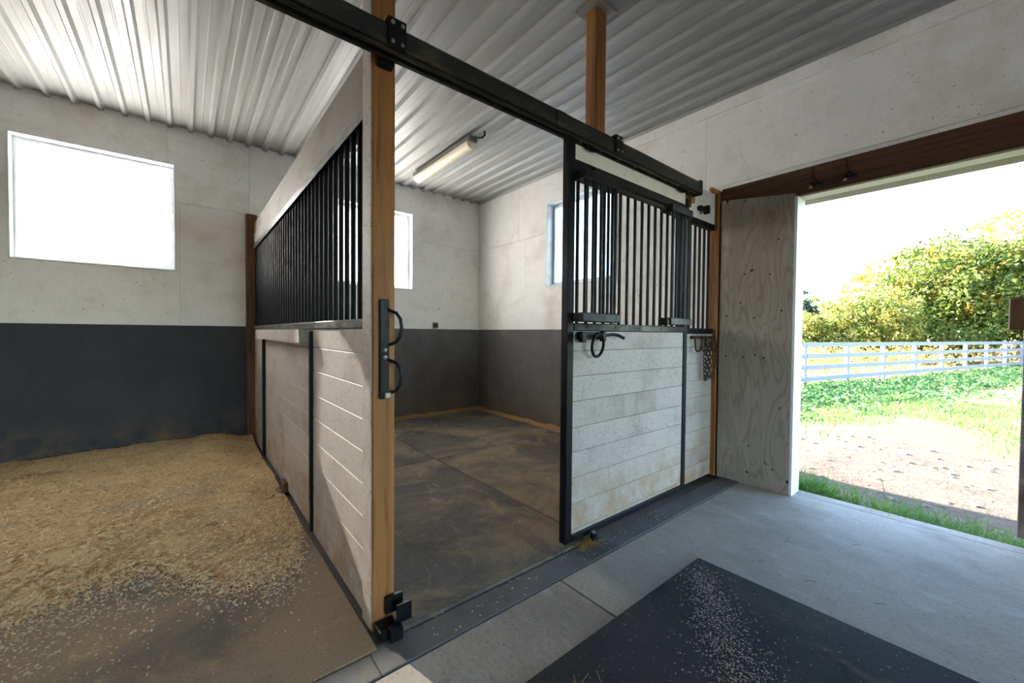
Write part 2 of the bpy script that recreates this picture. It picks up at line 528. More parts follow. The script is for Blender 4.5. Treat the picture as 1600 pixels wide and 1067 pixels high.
wall_right = wall_x('wall_right', XR+0.014, XR+0.11, YF-0.014, YB+0.014, hr)
wall_left = wall_x('wall_left', XL-0.15, XL-0.014, YF-0.014, YB+0.014, hl)

def sheets_y(par, yf, yb, cuts_lo, rows_up, holes):
    """plywood sheets on a wall facing along Y: charcoal lower row, white rows above"""
    g = 0.0016
    for a, b in zip(cuts_lo, cuts_lo[1:]):
        obj('plywood_sheet', MB().box(a+g, b-g, yf, yb, 0, ZD), M['charcoal_lit_dusty' if a > 0.5 and yf > 0 else 'charcoal'], par)
    for z0, z1, cuts in rows_up:
        for a, b in zip(cuts, cuts[1:]):
            mb = MB()
            for (p, q, c, d) in rects_minus(a+g, b-g, z0+g, z1-g, holes):
                mb.box(p, q, yf, yb, c, d)
            obj('plywood_sheet', mb, M['white_ply'], par)
def sheets_x(par, xf, xb, cuts_lo, rows_up, holes, lo=True):
    g = 0.0016
    if lo:
        for a, b in zip(cuts_lo, cuts_lo[1:]):
            obj('plywood_sheet', MB().box(xf, xb, a+g, b-g, 0, ZD), M['charcoal_lit_dusty' if xf > 0 and a > 1.5 else 'charcoal'], par)
    for z0, z1, cuts in rows_up:
        for a, b in zip(cuts, cuts[1:]):
            mb = MB()
            for (p, q, c, d) in rects_minus(a+g, b-g, z0+g, z1-g, holes):
                mb.box(xf, xb, p, q, c, d)
            obj('plywood_sheet', mb, M['white_ply'], par)
ZS = 2.362
sheets_y(wall_back, YB, YB+0.014, [XL, -4.85, -1.92, 0.52, 1.4, 3.398],
         [(ZD, ZS, [XL, -4.85, -2.45, -0.04, 0.52, 2.02, 3.398]), (ZS, ZC+0.04, [XL, -5.0, -2.56, -0.12, 0.52, 2.3, 3.398])], hb)
sheets_y(wall_front, YF-0.014, YF, [XL, -4.85, -2.45, FILL_DOOR_F[0]-0.01],
         [(ZD, ZS, [XL, -4.85, -2.45, 0, 3.398]), (ZS, ZC+0.04, [XL, -5.0, -2.56, 0, 2.4, 3.398])], hf)
sheets_x(wall_right, XR, XR+0.014, [1.55, 2.53, YB],
         [(ZD, ZS, [1.55, 2.53, 3.92, YB]), (ZS, ZC+0.04, [-5.3, -3.26, -0.82, 1.612, 4.05, YB])], hr)
sheets_x(wall_right, XR, XR+0.014, [YF, -3.6, DOOR[0]], [(ZD, ZS, [YF, -3.6, DOOR[0]])], hr)
# strip of wall above and beside the doorway
obj('plywood_sheet', MB().box(XR, XR+0.014, DOOR[0]+0.002, 1.548, DOOR[2], ZS-0.002), M['white_ply'], wall_right)
obj('plywood_sheet', MB().box(XR, XR+0.014, DOOR[1], 1.548, 0, DOOR[2]-0.002), M['white_ply'], wall_right)
sheets_x(wall_left, XL-0.014, XL, [FILL_DOOR_L[1]+0.01, 3.4, YB],
         [(ZD, ZS, [FILL_DOOR_L[1]+0.01, 3.4, YB]), (ZS, ZC+0.04, [YF, -2.9, -0.5, 1.95, YB])], hl)
sheets_x(wall_left, XL-0.014, XL, [YF, -3.4, FILL_DOOR_L[0]-0.01], [(ZD, ZS, [YF, -3.4, FILL_DOOR_L[0]-0.01])], hl)

# ceiling: ribbed steel panels that run along Y
ceiling = struct('ceiling', MB().box(XL-0.15, XR+0.11, YF-0.15, YB+0.15, 3.16, 3.24), M['siding'])
def rib_panel(n_ribs, pitch, ylen):
    prof = []
    for i in range(n_ribs):
        b = i*pitch
        prof += [(b, 0.0), (b+0.026, 0.0), (b+0.042, 0.028), (b+0.084, 0.028), (b+0.087, 0.0262), (b+0.095, 0.0262),
                 (b+0.098, 0.028), (b+pitch-0.014, 0.028)]
    prof.append((n_ribs*pitch, 0.0)); prof.append((n_ribs*pitch+0.028, -0.0012))
    mb = MB()
    n = len(prof)
    for y in (0, ylen):
        mb.v += [(x, y, z) for x, z in prof]
        mb.v += [(x, y, z+0.0012) for x, z in prof]
    for i in range(n-1):
        mb.f.append((i, i+1, 2*n+i+1, 2*n+i))
        mb.f.append((n+i+1, n+i, 3*n+i, 3*n+i+1))
    return mb.mesh('ceiling_panel', M['steel'])
PITCH = 0.1524
pan = rib_panel(6, PITCH, YB-YF-0.004)
x = 3.39 - 6*PITCH*12
pan_cut = rib_panel(4, PITCH, YB-YF-0.004)
while x < XR-0.2:
    if x > XL-0.02:
        put('ceiling_panel', pan, ceiling, (x, YF+0.002, ZC-0.006))
    x += 6*PITCH
tag(obj('trim_1', MB().cbox(XR-0.022, XR-0.001, YF, 2.6, 2.955, 3.044, 0.003), M['white_ply']), kind='structure')
# roof of the building
rf = MB()
ex, e0, e1, rz = 0.12, YF-0.42, YB+0.38, 4.55
x0, x1 = XL-0.15-ex, XR+0.11+0.03
for ya, yb in ((e0, 0.0), (0.0, e1)):
    za, zb = (3.25, rz) if ya == e0 else (rz, 3.25)
    rf.poly([(x0, ya, za), (x1, ya, za), (x1, yb, zb), (x0, yb, zb), (x0, ya, za+0.08), (x1, ya, za+0.08), (x1, yb, zb+0.08), (x0, yb, zb+0.08)],
            [(0, 3, 2, 1), (4, 5, 6, 7), (0, 1, 5, 4), (1, 2, 6, 5), (2, 3, 7, 6), (3, 0, 4, 7)])
for xx in (XL-0.15, XR+0.02):
    rf.poly([(xx, YF-0.15, 3.2), (xx, YB+0.15, 3.2), (xx, 0, rz), (xx+0.09, YF-0.15, 3.2), (xx+0.09, YB+0.15, 3.2), (xx+0.09, 0, rz)],
            [(0, 1, 2), (5, 4, 3), (0, 3, 4, 1), (1, 4, 5, 2), (2, 5, 3, 0)])
tag(obj('roof', rf, M['siding']), kind='structure')

# floor: concrete slabs, kerb strip
floor = struct('floor', MB().box(XL-0.15, XR+0.15, YF-0.15, YB+0.15, -0.3, -0.02), M['kerb'])
xc = [XL, -4.05, -1.35, 1.348, 3.442]
for a, b in zip(xc, xc[1:]):
    obj('concrete_slab', MB().cbox(a+0.003, b-0.003, -1.62, 1.283, -0.1, 0.0, 0.003), M['concrete'], floor)
    obj('concrete_slab', MB().cbox(a+0.003, b-0.003, YF, -1.626, -0.1, 0.0, 0.003), M['concrete'], floor)
obj('sill_slab', MB().cbox(3.446, XR+0.15, DOOR[0], DOOR[1], -0.1, -0.002, 0.003), M['concrete'], floor)
obj('kerb_strip', MB().cbox(XL, 0.50, 1.287, 1.40, -0.1, 0.004, 0.003), M['kerb'], floor)
obj('kerb_strip', MB().cbox(0.503, 3.396, 1.287, 1.425, -0.1, 0.004, 0.003), M['kerb'], floor)

# ------------------------------------------------------------------ windows
def window(name, u0, u1, wall, face, sgn):
    """wall 'Y' or 'X'; face = inner face coordinate; sgn = direction to the outside"""
    z0, z1 = WIN_Z
    def B(mb, a0, a1, d0, d1, c0, c1):
        lo, hi = sorted((face+sgn*d0, face+sgn*d1))
        if wall == 'Y': mb.cbox(a0, a1, lo, hi, c0, c1, 0.002)
        else: mb.cbox(lo, hi, a0, a1, c0, c1, 0.002)
        return mb
    def ring(t, d0, d1, i=0.0):
        mb = MB()
        B(mb, u0+i, u0+i+t, d0, d1, z0+i, z1-i); B(mb, u1-i-t, u1-i, d0, d1, z0+i, z1-i)
        B(mb, u0+i+t, u1-i-t, d0, d1, z0+i, z0+i+t); B(mb, u0+i+t, u1-i-t, d0, d1, z1-i-t, z1-i)
        return mb
    root = put(name, None, None, ((u0+u1)/2, face, z0) if wall == 'Y' else (face, (u0+u1)/2, z0))
    tag(root, kind='structure')
    obj('casing', ring(0.014, -0.012, 0.15), M['vinyl'], root)
    obj('sash', ring(0.038, 0.085, 0.125, 0.014), M['vinyl'], root)
    obj('inner_bead', ring(0.012, 0.070, 0.084, 0.045), M['vinyl'], root)
    mb = MB(); i = 0.05
    B(mb, u0+i, u1-i, 0.103, 0.107, z0+i, z1-i)
    obj('pane', mb, M['glass'], root)
    c = ((u0+u1)/2, face+sgn*0.16, (z0+z1)/2) if wall == 'Y' else (face+sgn*0.16, (u0+u1)/2, (z0+z1)/2)
    portal(c, u1-u0, z1-z0, (0, sgn, 0) if wall == 'Y' else (sgn, 0, 0))
window('window_1', *WIN_B[1], 'Y', YB, 1)
window('window_2', *WIN_B[2], 'Y', YB, 1)
window('window_3', *WIN_R, 'X', XR, 1)
window('window_4', *WIN_B[0], 'Y', YB, 1)
for i, (a, b) in enumerate(FILL_WIN_F):
    window('window_%d' % (5+i), a, b, 'Y', YF, -1)
portal((XR+0.16, (DOOR[0]+DOOR[1])/2, DOOR[2]/2), DOOR[1]-DOOR[0], DOOR[2], (1, 0, 0))
portal(((FILL_DOOR_F[0]+FILL_DOOR_F[1])/2, YF-0.16, FILL_DOOR_F[2]/2), FILL_DOOR_F[1]-FILL_DOOR_F[0], FILL_DOOR_F[2], (0, -1, 0))
portal((XL-0.16, (FILL_DOOR_L[0]+FILL_DOOR_L[1])/2, FILL_DOOR_L[2]/2), FILL_DOOR_L[1]-FILL_DOOR_L[0], FILL_DOOR_L[2], (-1, 0, 0))

# ------------------------------------------------------------------ barn doorway
tag(obj('trim_2', MB().cbox(XR-0.036, XR-0.001, -3.4, 1.462, 2.137, 2.322, 0.004), M['beam_wood']),
    'dark brown timber header across the top of barn doorway', None, None, 'structure')
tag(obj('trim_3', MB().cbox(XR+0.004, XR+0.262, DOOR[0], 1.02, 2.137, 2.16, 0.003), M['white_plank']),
    'off-white soffit board under the doorway head', None, None, 'structure')
jp = MB()
jp.poly([(XR-0.052, 0.955, 0.0), (XR-0.037, 0.955, 0.0), (XR-0.037, 1.455, 0.0), (XR-0.052, 1.455, 0.0),
         (XR-0.052, 0.955, 2.155), (XR-0.037, 0.955, 2.155), (XR-0.037, 1.455, 2.225), (XR-0.052, 1.455, 2.225)],
        [(0, 3, 2, 1), (4, 5, 6, 7), (0, 1, 5, 4), (1, 2, 6, 5), (2, 3, 7, 6), (3, 0, 4, 7)])
jr = thing('plywood_lining', (XR-0.03, 1.2, 0), 'weathered bare plywood sheet lining the wall beside barn doorway', 'plywood panel')
obj('sheet', jp, M['ply_raw'], jr)
obj('packing_board', MB().box(XR-0.037, XR-0.001, 0.955, 1.455, 0.0, 2.13), M['dark_wood'], jr)
tag(obj('jamb_board', MB().cbox(XR-0.052, XR+0.112, 0.936, 0.9545, 0.0, 2.134, 0.002), M['vinyl'], jr), 'white painted jamb edge board')
for (yy, zz) in ((1.02, 0.62), (1.02, 1.33), (1.05, 1.85), (1.13, 0.98), (1.19, 1.0), (1.27, 0.98), (1.40, 0.98), (1.2, 1.28), (1.3, 1.4), (1.06, 0.16), (1.22, 0.3), (1.1, 1.6), (1.27, 1.62), (1.4, 1.3)):
    obj('nail_head', MB().sphere((XR-0.0525, yy, zz), 0.003, 0.007, 0.007, 8, 4), M['rust'], jr)
# hooks hanging on the header
for yy, lab in ((0.845, 'small black snap hook hung on the header nearer the plywood lining'),
                (0.660, 'small black snap hook hung on the header farther from the plywood lining')):
    xh = XR-0.036
    hk = thing('snap_hook', (xh, yy, 2.18), lab, 'hook', 'snap hooks on the doorway header')
    obj('wire', MB().tube([(xh-0.004, yy+0.01, 2.30), (xh-0.008, yy+0.014, 2.27), (xh-0.006, yy+0.004, 2.24), (xh-0.01, yy, 2.215)], 0.0035, 6), M['black'], hk)
    obj('eye', MB().tube([(xh-0.012, yy+0.016*math.cos(t*PI/5), 2.20+0.016*math.sin(t*PI/5)) for t in range(10)], 0.005, 6, True), M['black'], hk)
    obj('snap_body', MB().cbox(xh-0.024, xh-0.002, yy-0.045, yy+0.012, 2.178, 2.194, 0.004), M['black'], hk)
    obj('bolt_end', MB().sphere((xh-0.02, yy+0.018, 2.172), 0.011), M['zinc'], hk)
# sliding door outside
ld = thing('barn_door', (3.59, -1.4, 0.02), 'grey exterior sliding barn door standing open at right edge', 'door')
for i in range(6):
    y1 = -0.068-0.36*i
    obj('door_board', MB().cbox(3.568, 3.60, y1-0.358, y1, 0.04, 2.30, 0.003), M['leaf_edge'], ld)
tag(obj('door_rail', MB().cbox(3.482, 3.567, -1.9, -0.014, 1.19, 1.362, 0.004), M['dark_wood'], ld), 'brown timber rail across the door')
obj('door_rail', MB().cbox(3.535, 3.567, -2.2, -0.09, 2.0, 2.12, 0.004), M['dark_wood'], ld)
obj('door_rail', MB().cbox(3.535, 3.567, -2.2, -0.09, 0.18, 0.30, 0.004), M['dark_wood'], ld)

# ------------------------------------------------------------------ posts
p1 = thing('support_post', (0.587, 1.545, 0), 'honey brown square timber post at the end of stall partition', 'post')
obj('shaft', MB().cbox(0.5435, 0.632, 1.50, 1.59, 0.0, ZC-0.006, 0.004), M['post_wood'], p1)
tag(obj('painted_face', MB().cbox(0.5375, 0.543, 1.502, 1.592, 0.012, ZC-0.03, 0.002), M['white_board'], p1), 'white painted side board')
p2 = thing('hanger_post', (1.88, 1.55, 2.1), 'short honey brown timber post hanging from ceiling to track', 'post')
obj('shaft', MB().cbox(1.834, 1.932, 1.515, 1.587, 2.12, 3.03, 0.004), M['post_wood'], p2)
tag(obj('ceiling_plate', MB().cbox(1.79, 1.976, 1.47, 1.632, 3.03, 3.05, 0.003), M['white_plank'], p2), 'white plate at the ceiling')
p3 = thing('corner_post', (3.348, 1.5, 0), 'slim brown timber post in corner between stall front and plywood', 'post')
obj('shaft', MB().cbox(3.331, 3.3945, 1.470, 1.548, 0.0, 2.315, 0.004), M['post_wood'], p3)
obj('top_cleat', MB().cbox(3.22, 3.3305, 1.472, 1.499, 2.288, 2.314, 0.004), M['raw_wood'], p3)
p4 = thing('wall_post', (0.51, 4.94, 0), 'dark brown timber post against back wall where partition ends', 'post')
obj('shaft', MB().cbox(0.482, 0.575, 4.885, 4.968, 0.0, 2.345, 0.004), M['dark_wood'], p4)

# ------------------------------------------------------------------ partition between the stalls
pr = thing('stall_partition', (0.58, 3.2, 0), 'white plank partition with black vertical bars dividing two stalls', 'partition')
Y0, Y1 = 1.592, 4.884
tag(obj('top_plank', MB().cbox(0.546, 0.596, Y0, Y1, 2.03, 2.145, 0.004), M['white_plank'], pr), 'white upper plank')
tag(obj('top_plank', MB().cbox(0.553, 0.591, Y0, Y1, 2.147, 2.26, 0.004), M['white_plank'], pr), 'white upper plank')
ur = obj('upper_rail', MB().box(0.543, 0.599, Y0, Y1, 2.021, 2.029).box(0.543, 0.546, Y0, Y1, 1.985, 2.021).box(0.596, 0.599, Y0, Y1, 1.985, 2.021), M['worn'], pr)
lr = obj('lower_rail', MB().cbox(0.544, 0.598, Y0, Y1, 1.165, 1.203, 0.003), M['worn'], pr)
bar_me = MB().tube([(0, 0, 0), (0, 0, 0.84)], 0.0115, 10).mesh('bar', M['black'], True)
nb = 37
for i in range(nb):
    put('bar', bar_me, pr, (0.571, 1.63+i*0.0885, 1.19))
obj('end_bar', MB().cbox(0.556, 0.586, 1.593, 1.613, 1.203, 2.02, 0.002), M['black'], pr)
obj('end_bar', MB().cbox(0.556, 0.586, 4.862, 4.882, 1.203, 2.02, 0.002), M['black'], pr)
# kickboards: one run at the post, one behind the framed section, each board its own
zs = [0.012, 0.135, 0.27, 0.403, 0.537, 0.668, 0.80, 0.933, 1.062, 1.163]
for za, zb in zip(zs, zs[1:]):
    obj('kickboard', MB().cbox(0.551, 0.591, Y0, 2.44, za+0.001, zb-0.001, 0.002), M['white_board'], pr)
    obj('kickboard', MB().cbox(0.560, 0.595, 2.474, 4.23, za+0.001-0.008, zb-0.001-0.008, 0.002), M['white_board'], pr)
    obj('kickboard', MB().cbox(0.551, 0.591, 4.264, Y1, za+0.001, zb-0.001, 0.002), M['white_board'], pr)
for yy in (2.442, 4.232):
    tag(obj('edge_strip', MB().cbox(0.535, 0.592, yy, yy+0.03, 0.02, 1.150, 0.003), M['black'], pr), 'black steel edge strip')
# upper wooden rail with cut corners
wr = MB()
yy0, yy1 = 2.475, 4.23
pf = [(0.488, 1.162), (0.559, 1.162), (0.559, 1.084), (0.488, 1.084)]
wr.poly([(x_, yy0+(0.022 if k_ in (0,) else 0), z_) for k_, (x_, z_) in enumerate(pf)] + [(x_, yy1, z_) for x_, z_ in pf],
        [(0, 1, 2, 3), (7, 6, 5, 4), (0, 4, 5, 1), (1, 5, 6, 2), (2, 6, 7, 3), (3, 7, 4, 0)])
tag(obj('wooden_cleat', wr, M['white_board'], pr), 'white painted timber cleat under the bars')
tag(obj('base_block', MB().cbox(0.528, 0.559, 3.20, 3.31, 0.0, 0.07, 0.004), M['dark_wood'], pr), 'small brown timber block at the base')

# ------------------------------------------------------------------ sliding track
tk = thing('door_track', (0.4, 1.42, 2.15), 'long black steel sliding-door track running overhead across stall front', 'track')
TX0, TX1 = -2.6, 2.852
tp = []
cs = [(1.384, 2.158), (1.384, 2.226), (1.396, 2.241), (1.452, 2.241), (1.464, 2.226), (1.464, 2.158), (1.45, 2.158), (1.45, 2.15), (1.435, 2.15), (1.435, 2.21), (1.412, 2.21), (1.412, 2.15), (1.398, 2.15), (1.398, 2.158)]
mb = MB()
n = len(cs)
mb.v = [(TX0, a, b) for a, b in cs] + [(TX1, a, b) for a, b in cs]
mb.f = [(i, (i+1) % n, n+(i+1) % n, n+i) for i in range(n)] + [tuple(range(n-1, -1, -1)), tuple(range(n, 2*n))]
obj('rail', mb, M['track'], tk)
obj('end_cap', MB().cbox(TX1-0.012, TX1+0.018, 1.378, 1.470, 2.146, 2.25, 0.006), M['track'], tk)
for bx in (-1.6, 0.587, 1.883):
    br = obj('bracket', MB().cbox(bx-0.034, bx+0.034, 1.376, 1.497, 2.236, 2.256, 0.004).cbox(bx-0.034, bx+0.034, 1.374, 1.383, 2.152, 2.256, 0.003)
             .cbox(bx-0.028, bx+0.028, 1.465, 1.499, 2.14, 2.30, 0.004), M['black'], tk)
    for dx, dz in ((-0.018, 2.17), (0.018, 2.17), (-0.018, 2.235), (0.018, 2.235)):
        obj('bolt', MB().sphere((bx+dx, 1.372, dz), 0.008, 0.006, 0.008, 8, 5), M['zinc'], br)
tag(obj('splice_joint', MB().cbox(1.395, 1.46, 1.379, 1.385, 2.155, 2.232, 0.002), M['track'], tk), 'splice plate')
bk = tag(obj('track_block', MB().cbox(2.80, 2.935, 1.466, 1.5, 2.125, 2.232, 0.004), M['raw_wood']), 'pale raw timber block behind the end of the overhead track', 'wood block')

# ------------------------------------------------------------------ sliding stall door
dr = thing('stall_door', (2.17, 1.46, 0.03), 'black framed sliding stall door with bars above white boards', 'door')
DX0, DX1, DY0, DY1 = 1.545, 2.80, 1.44, 1.486
tag(obj('stile', MB().cbox(DX0, DX0+0.05, DY0, DY1, 0.03, 2.184, 0.003), M['black'], dr), 'black steel stile')
obj('stile', MB().cbox(DX1-0.045, DX1, DY0, DY1, 0.03, 2.115, 0.003), M['black'], dr)
ix0, ix1 = DX0+0.051, DX1-0.046
obj('bottom_rail', MB().cbox(ix0, ix1, DY0, DY1, 0.03, 0.066, 0.003), M['black'], dr)
mr = obj('middle_rail', MB().cbox(ix0, ix1, DY0-0.002, DY1, 1.166, 1.207, 0.003), M['black'], dr)
for bx in (1.70, 1.95, 2.2, 2.45, 2.68):
    obj('screw', MB().sphere((bx, DY0-0.002, 1.187), 0.006, 0.004, 0.006, 8, 4), M['black'], mr)
obj('upper_rail', MB().cbox(ix0, ix1, DY0, DY1, 2.018, 2.07, 0.003), M['black'], dr)
tag(obj('top_panel', MB().cbox(ix0, ix1, DY0+0.006, DY1-0.006, 2.071, 2.152, 0.002), M['white_ply'], dr), 'cream painted panel above the bars')
hr_ = obj('hanger_rail', MB().cbox(DX0+0.051, DX1, DY0-0.004, DY0+0.012, 2.150, 2.192, 0.003), M['black'], dr)
for i in range(8):
    obj('bolt', MB().sphere((DX0+0.08+i*0.165, DY0-0.005, 2.164), 0.008, 0.006, 0.008, 8, 5), M['zinc'], hr_)
for bx in (1.70, 2.66):
    obj('hanger', MB().cbox(bx-0.035, bx+0.035, DY0-0.016, DY0-0.005, 2.135, 2.185, 0.003).box(bx-0.008, bx+0.008, 1.418, 1.43, 2.13, 2.20), M['black'], dr)
obj('hanger', MB().cbox(DX1-0.03, DX1+0.012, DY0-0.008, DY0-0.001, 2.06, 2.15, 0.003), M['rust'], dr)
dbar = MB().tube([(0, 0, 0), (0, 0, 0.83)], 0.0098, 10).mesh('bar', M['black'], True)
for i in range(15):
    put('bar', dbar, dr, (1.64+i*0.0755, 1.463, 1.198))
zd = [0.067, 0.09, 0.23, 0.373, 0.512, 0.645, 0.786, 0.921, 1.058, 1.165]
for za, zb in zip(zd, zd[1:]):
    obj('board', MB().cbox(ix0, ix1, DY0+0.008, DY1-0.004, za+0.0008, zb-0.0008, 0.002), M['white_board'], dr)
# two projecting bar boxes
fb = MB().tube([(0, 0, 0), (0, 0, 0.70)], 0.0085, 10).mesh('bar', M['black'], True)
for (a, b, nbar, lab) in ((1.572, 1.885, 5, 'left projecting bar guard'), (2.43, 2.70, 5, 'right projecting bar guard')):
    g = obj('bar_guard', MB().cbox(a, b, 1.36, 1.4385, 1.948, 1.998, 0.004), M['black'], dr)
    tag(g, lab)
    obj('guard_foot', MB().cbox(a, b, 1.36, 1.4375, 1.213, 1.26, 0.004), M['black'], g)
    for i in range(nbar):
        put('guard_bar', fb, g, (a+0.03+i*(b-a-0.06)/(nbar-1), 1.376, 1.254))
obj('guide_rod', MB().cbox(1.886, 2.429, 1.395, 1.415, 1.955, 1.978, 0.003), M['black'], dr)
obj('guard_clip', MB().cbox(1.70, 1.75, 1.40, 1.439, 2.0, 2.045, 0.004), M['black'], dr)
obj('guard_clip', MB().cbox(2.55, 2.59, 1.40, 1.439, 2.0, 2.03, 0.004), M['black'], dr)
obj('guard_clip', MB().cbox(2.405, 2.432, 1.37, 1.438, 1.21, 1.25, 0.003), M['black'], dr)
# latch: plate, ring pull, lever
lt = obj('latch_plate', MB().cbox(1.615, 1.80, 1.424, 1.4395, 1.118, 1.160, 0.003), M['black'], dr)
obj('latch_lug', MB().cbox(1.612, 1.648, 1.395, 1.424, 1.105, 1.162, 0.004), M['black'], lt)
obj('latch_lug', MB().cbox(1.785, 1.815, 1.395, 1.424, 1.108, 1.165, 0.004), M['black'], lt)
obj('slide_bolt', MB().tube([(1.60, 1.408, 1.138), (1.80, 1.408, 1.14), (1.89, 1.408, 1.148), (1.93, 1.40, 1.142), (1.965, 1.388, 1.126)], [0.009, 0.009, 0.009, 0.010, 0.010], 8), M['black'], lt, smooth=True)
obj('ring_pull', MB().tube([(1.735+0.048*math.sin(t*PI/10), 1.392-0.018*math.cos(t*PI/10)*0.4, 1.088+0.062*math.cos(t*PI/10)) for t in range(20)], 0.0085, 8, True), M['black'], lt, smooth=True)
# ------------------------------------------------------------------ fixed stall front beside the door
fx = thing('stall_front', (3.04, 1.52, 0), 'narrow fixed stall front with bars over white boards beside corner post', 'panel')
FX0, FX1, FY0, FY1 = 2.76, 3.330, 1.50, 1.54
tag(obj('top_panel', MB().cbox(FX0, FX1, FY0, FY1, 2.042, 2.285, 0.003), M['white_ply'], fx), 'white panel above the bars')
obj('upper_rail', MB().cbox(FX0, FX1, FY0-0.002, FY1, 1.995, 2.041, 0.003), M['black'], fx)
obj('middle_rail', MB().cbox(FX0, FX1, FY0-0.002, FY1, 1.158, 1.200, 0.003), M['black'], fx)
for i in range(7):
    put('bar', dbar, fx, (2.825+i*0.0745, 1.52, 1.19))
for za, zb in zip(zs, zs[1:]):
    obj('board', MB().cbox(FX0, FX1, FY0+0.004, FY1, (za+0.0008)*0.995, (zb-0.0008)*0.995, 0.002), M['white_board'], fx)
dc = thing('door_stop', (3.1, 1.48, 2.1), 'small black steel door stop on the white panel by track end', 'bracket')
obj('arm', MB().cbox(3.03, 3.14, 1.465, 1.4995, 2.098, 2.132, 0.004), M['black'], dc)
obj('plate', MB().cbox(3.13, 3.155, 1.455, 1.4995, 2.088, 2.15, 0.003), M['black'], dc)
obj('bolt', MB().sphere((3.075, 1.49, 2.085), 0.014, 0.01, 0.012), M['zinc'], dc)

# ------------------------------------------------------------------ hook rail with chains
hk = thing('hook_rail', (3.13, 1.48, 1.12), 'rusty iron rail of hooks fixed below bars beside the corner post', 'hook rail')
obj('rail', MB().cbox(2.962, 3.318, 1.478, 1.4975, 1.118, 1.142, 0.003), M['rust'], hk)
for hx in (2.985, 3.085, 3.16, 3.25):
    obj('hook', MB().tube([(hx, 1.476, 1.135), (hx, 1.47, 1.06), (hx, 1.466, 1.035), (hx+0.004, 1.456, 1.022), (hx+0.012, 1.444, 1.028), (hx+0.016, 1.438, 1.05), (hx+0.018, 1.434, 1.085)],
                          0.0065, 8), M['rust'], hk, smooth=True)
link_me = MB().tube([(0.0105*math.cos(t*PI/7), 0, 0.021*math.sin(t*PI/7)) for t in range(14)], 0.0038, 6, True).mesh('chain_link', M['rust'], True)
def chain(name, pts, lab):
    """links strung along a polyline"""
    pts = [Vector(p) for p in pts]
    c = thing(name, pts[0], lab, 'chain', 'chains on the hook rail')
    seg = [(a, b, (b-a).length) for a, b in zip(pts, pts[1:])]
    tot = sum(s[2] for s in seg)
    step = 0.033
    d, i = 0.012, 0
    while d < tot:
        r_, k_ = d, 0
        while r_ > seg[k_][2]:
            r_ -= seg[k_][2]; k_ += 1
        a, b, L = seg[k_]
        o = put('chain_link', link_me, c, a + (b-a)*(r_/L))
        q = (b-a).to_track_quat('Z', 'Y')
        o.rotation_euler = (q @ Matrix.Rotation(PI/2*(i % 2)+0.5, 3, 'Z').to_quaternion()).to_euler()
        d += step; i += 1
    return c
chain('chain', [(3.10, 1.447, 1.125), (3.10, 1.452, 0.95), (3.118, 1.456, 0.80), (3.135, 1.45, 0.812), (3.14, 1.447, 0.95), (3.155, 1.447, 1.12)],
      'leftmost of three rusty chains, looped double on the hook rail')
chain('chain', [(3.172, 1.446, 1.12), (3.178, 1.45, 0.95), (3.182, 1.452, 0.83), (3.205, 1.45, 0.815), (3.235, 1.45, 0.86)],
      'middle one of three rusty chains, its tail end turned up')
chain('chain', [(3.262, 1.432, 1.11), (3.262, 1.436, 1.0), (3.262, 1.44, 0.90)],
      'short straight rusty chain hanging on hook nearest the corner post')

# ------------------------------------------------------------------ latch on the post
la = thing('post_latch', (0.588, 1.495, 0.9), 'black steel plate with two pull handles on the timber post', 'latch')
obj('plate', MB().cbox(0.568, 0.604, 1.484, 1.4995, 0.895, 1.275, 0.003), M['black'], la)
for z0, z1 in ((1.10, 1.235), (0.915, 1.045)):
    zm = (z0+z1)/2
    obj('handle', MB().tube([(0.60, 1.486, z1), (0.622, 1.462, z1-0.012), (0.634, 1.452, z1-0.035), (0.638, 1.45, zm), (0.634, 1.452, z0+0.035), (0.622, 1.462, z0+0.012), (0.60, 1.486, z0)], 0.0065, 8),
        M['black'], la, smooth=True)
for z_ in (1.082, 1.055):
    obj('bolt', MB().sphere((0.586, 1.482, z_), 0.009, 0.006, 0.009), M['zinc'], la)
obj('catch', MB().cbox(0.582, 0.606, 1.470, 1.486, 0.898, 0.922, 0.003), M['zinc'], la)
# door guide at the foot of the post
dg = thing('door_guide', (0.60, 1.46, 0), 'black steel door guide bracket at the foot of the post', 'bracket')
obj('plate', MB().cbox(0.59, 0.66, 1.478, 1.498, 0.06, 0.125, 0.003), M['black'], dg)
obj('flag', MB().cbox(0.612, 0.672, 1.425, 1.436, 0.045, 0.115, 0.002), M['black'], dg)
obj('foot', MB().cbox(0.548, 0.625, 1.425, 1.499, 0.008, 0.040, 0.004), M['black'], dg)
obj('tongue', MB().cbox(0.576, 0.625, 1.395, 1.426, 0.004, 0.055, 0.003), M['black'], dg)
# guide roller and straw at the foot of the sliding door
gr = thing('guide_roller', (1.72, 1.42, 0.004), 'dark floor guide roller at the bottom rail of sliding door', 'roller')
obj('base', MB().cbox(1.685, 1.765, 1.385, 1.436, 0.005, 0.014, 0.002), M['rust'], gr)
obj('wheel', MB().tube([(1.745, 1.412, 0.014), (1.745, 1.412, 0.05)], 0.021, 14), M['black'], gr)
obj('cap', MB().tube([(1.745, 1.412, 0.05), (1.745, 1.412, 0.056)], 0.012, 10), M['zinc'], gr)
def strands(n, cx, cy, sx, sy, z0, z1, lmin, lmax, r):
    mb = MB()
    for _ in range(n):
        x_, y_ = random.gauss(cx, sx), random.gauss(cy, sy)
        a = random.uniform(0, PI); L = random.uniform(lmin, lmax)/2
        zz = random.uniform(z0, z1)
        dx, dy = math.cos(a)*L, math.sin(a)*L
        mb.tube([(x_-dx, y_-dy, zz), (x_, y_, zz+random.uniform(0, 0.01)), (x_+dx, y_+dy, zz)], r, 4)
    return mb
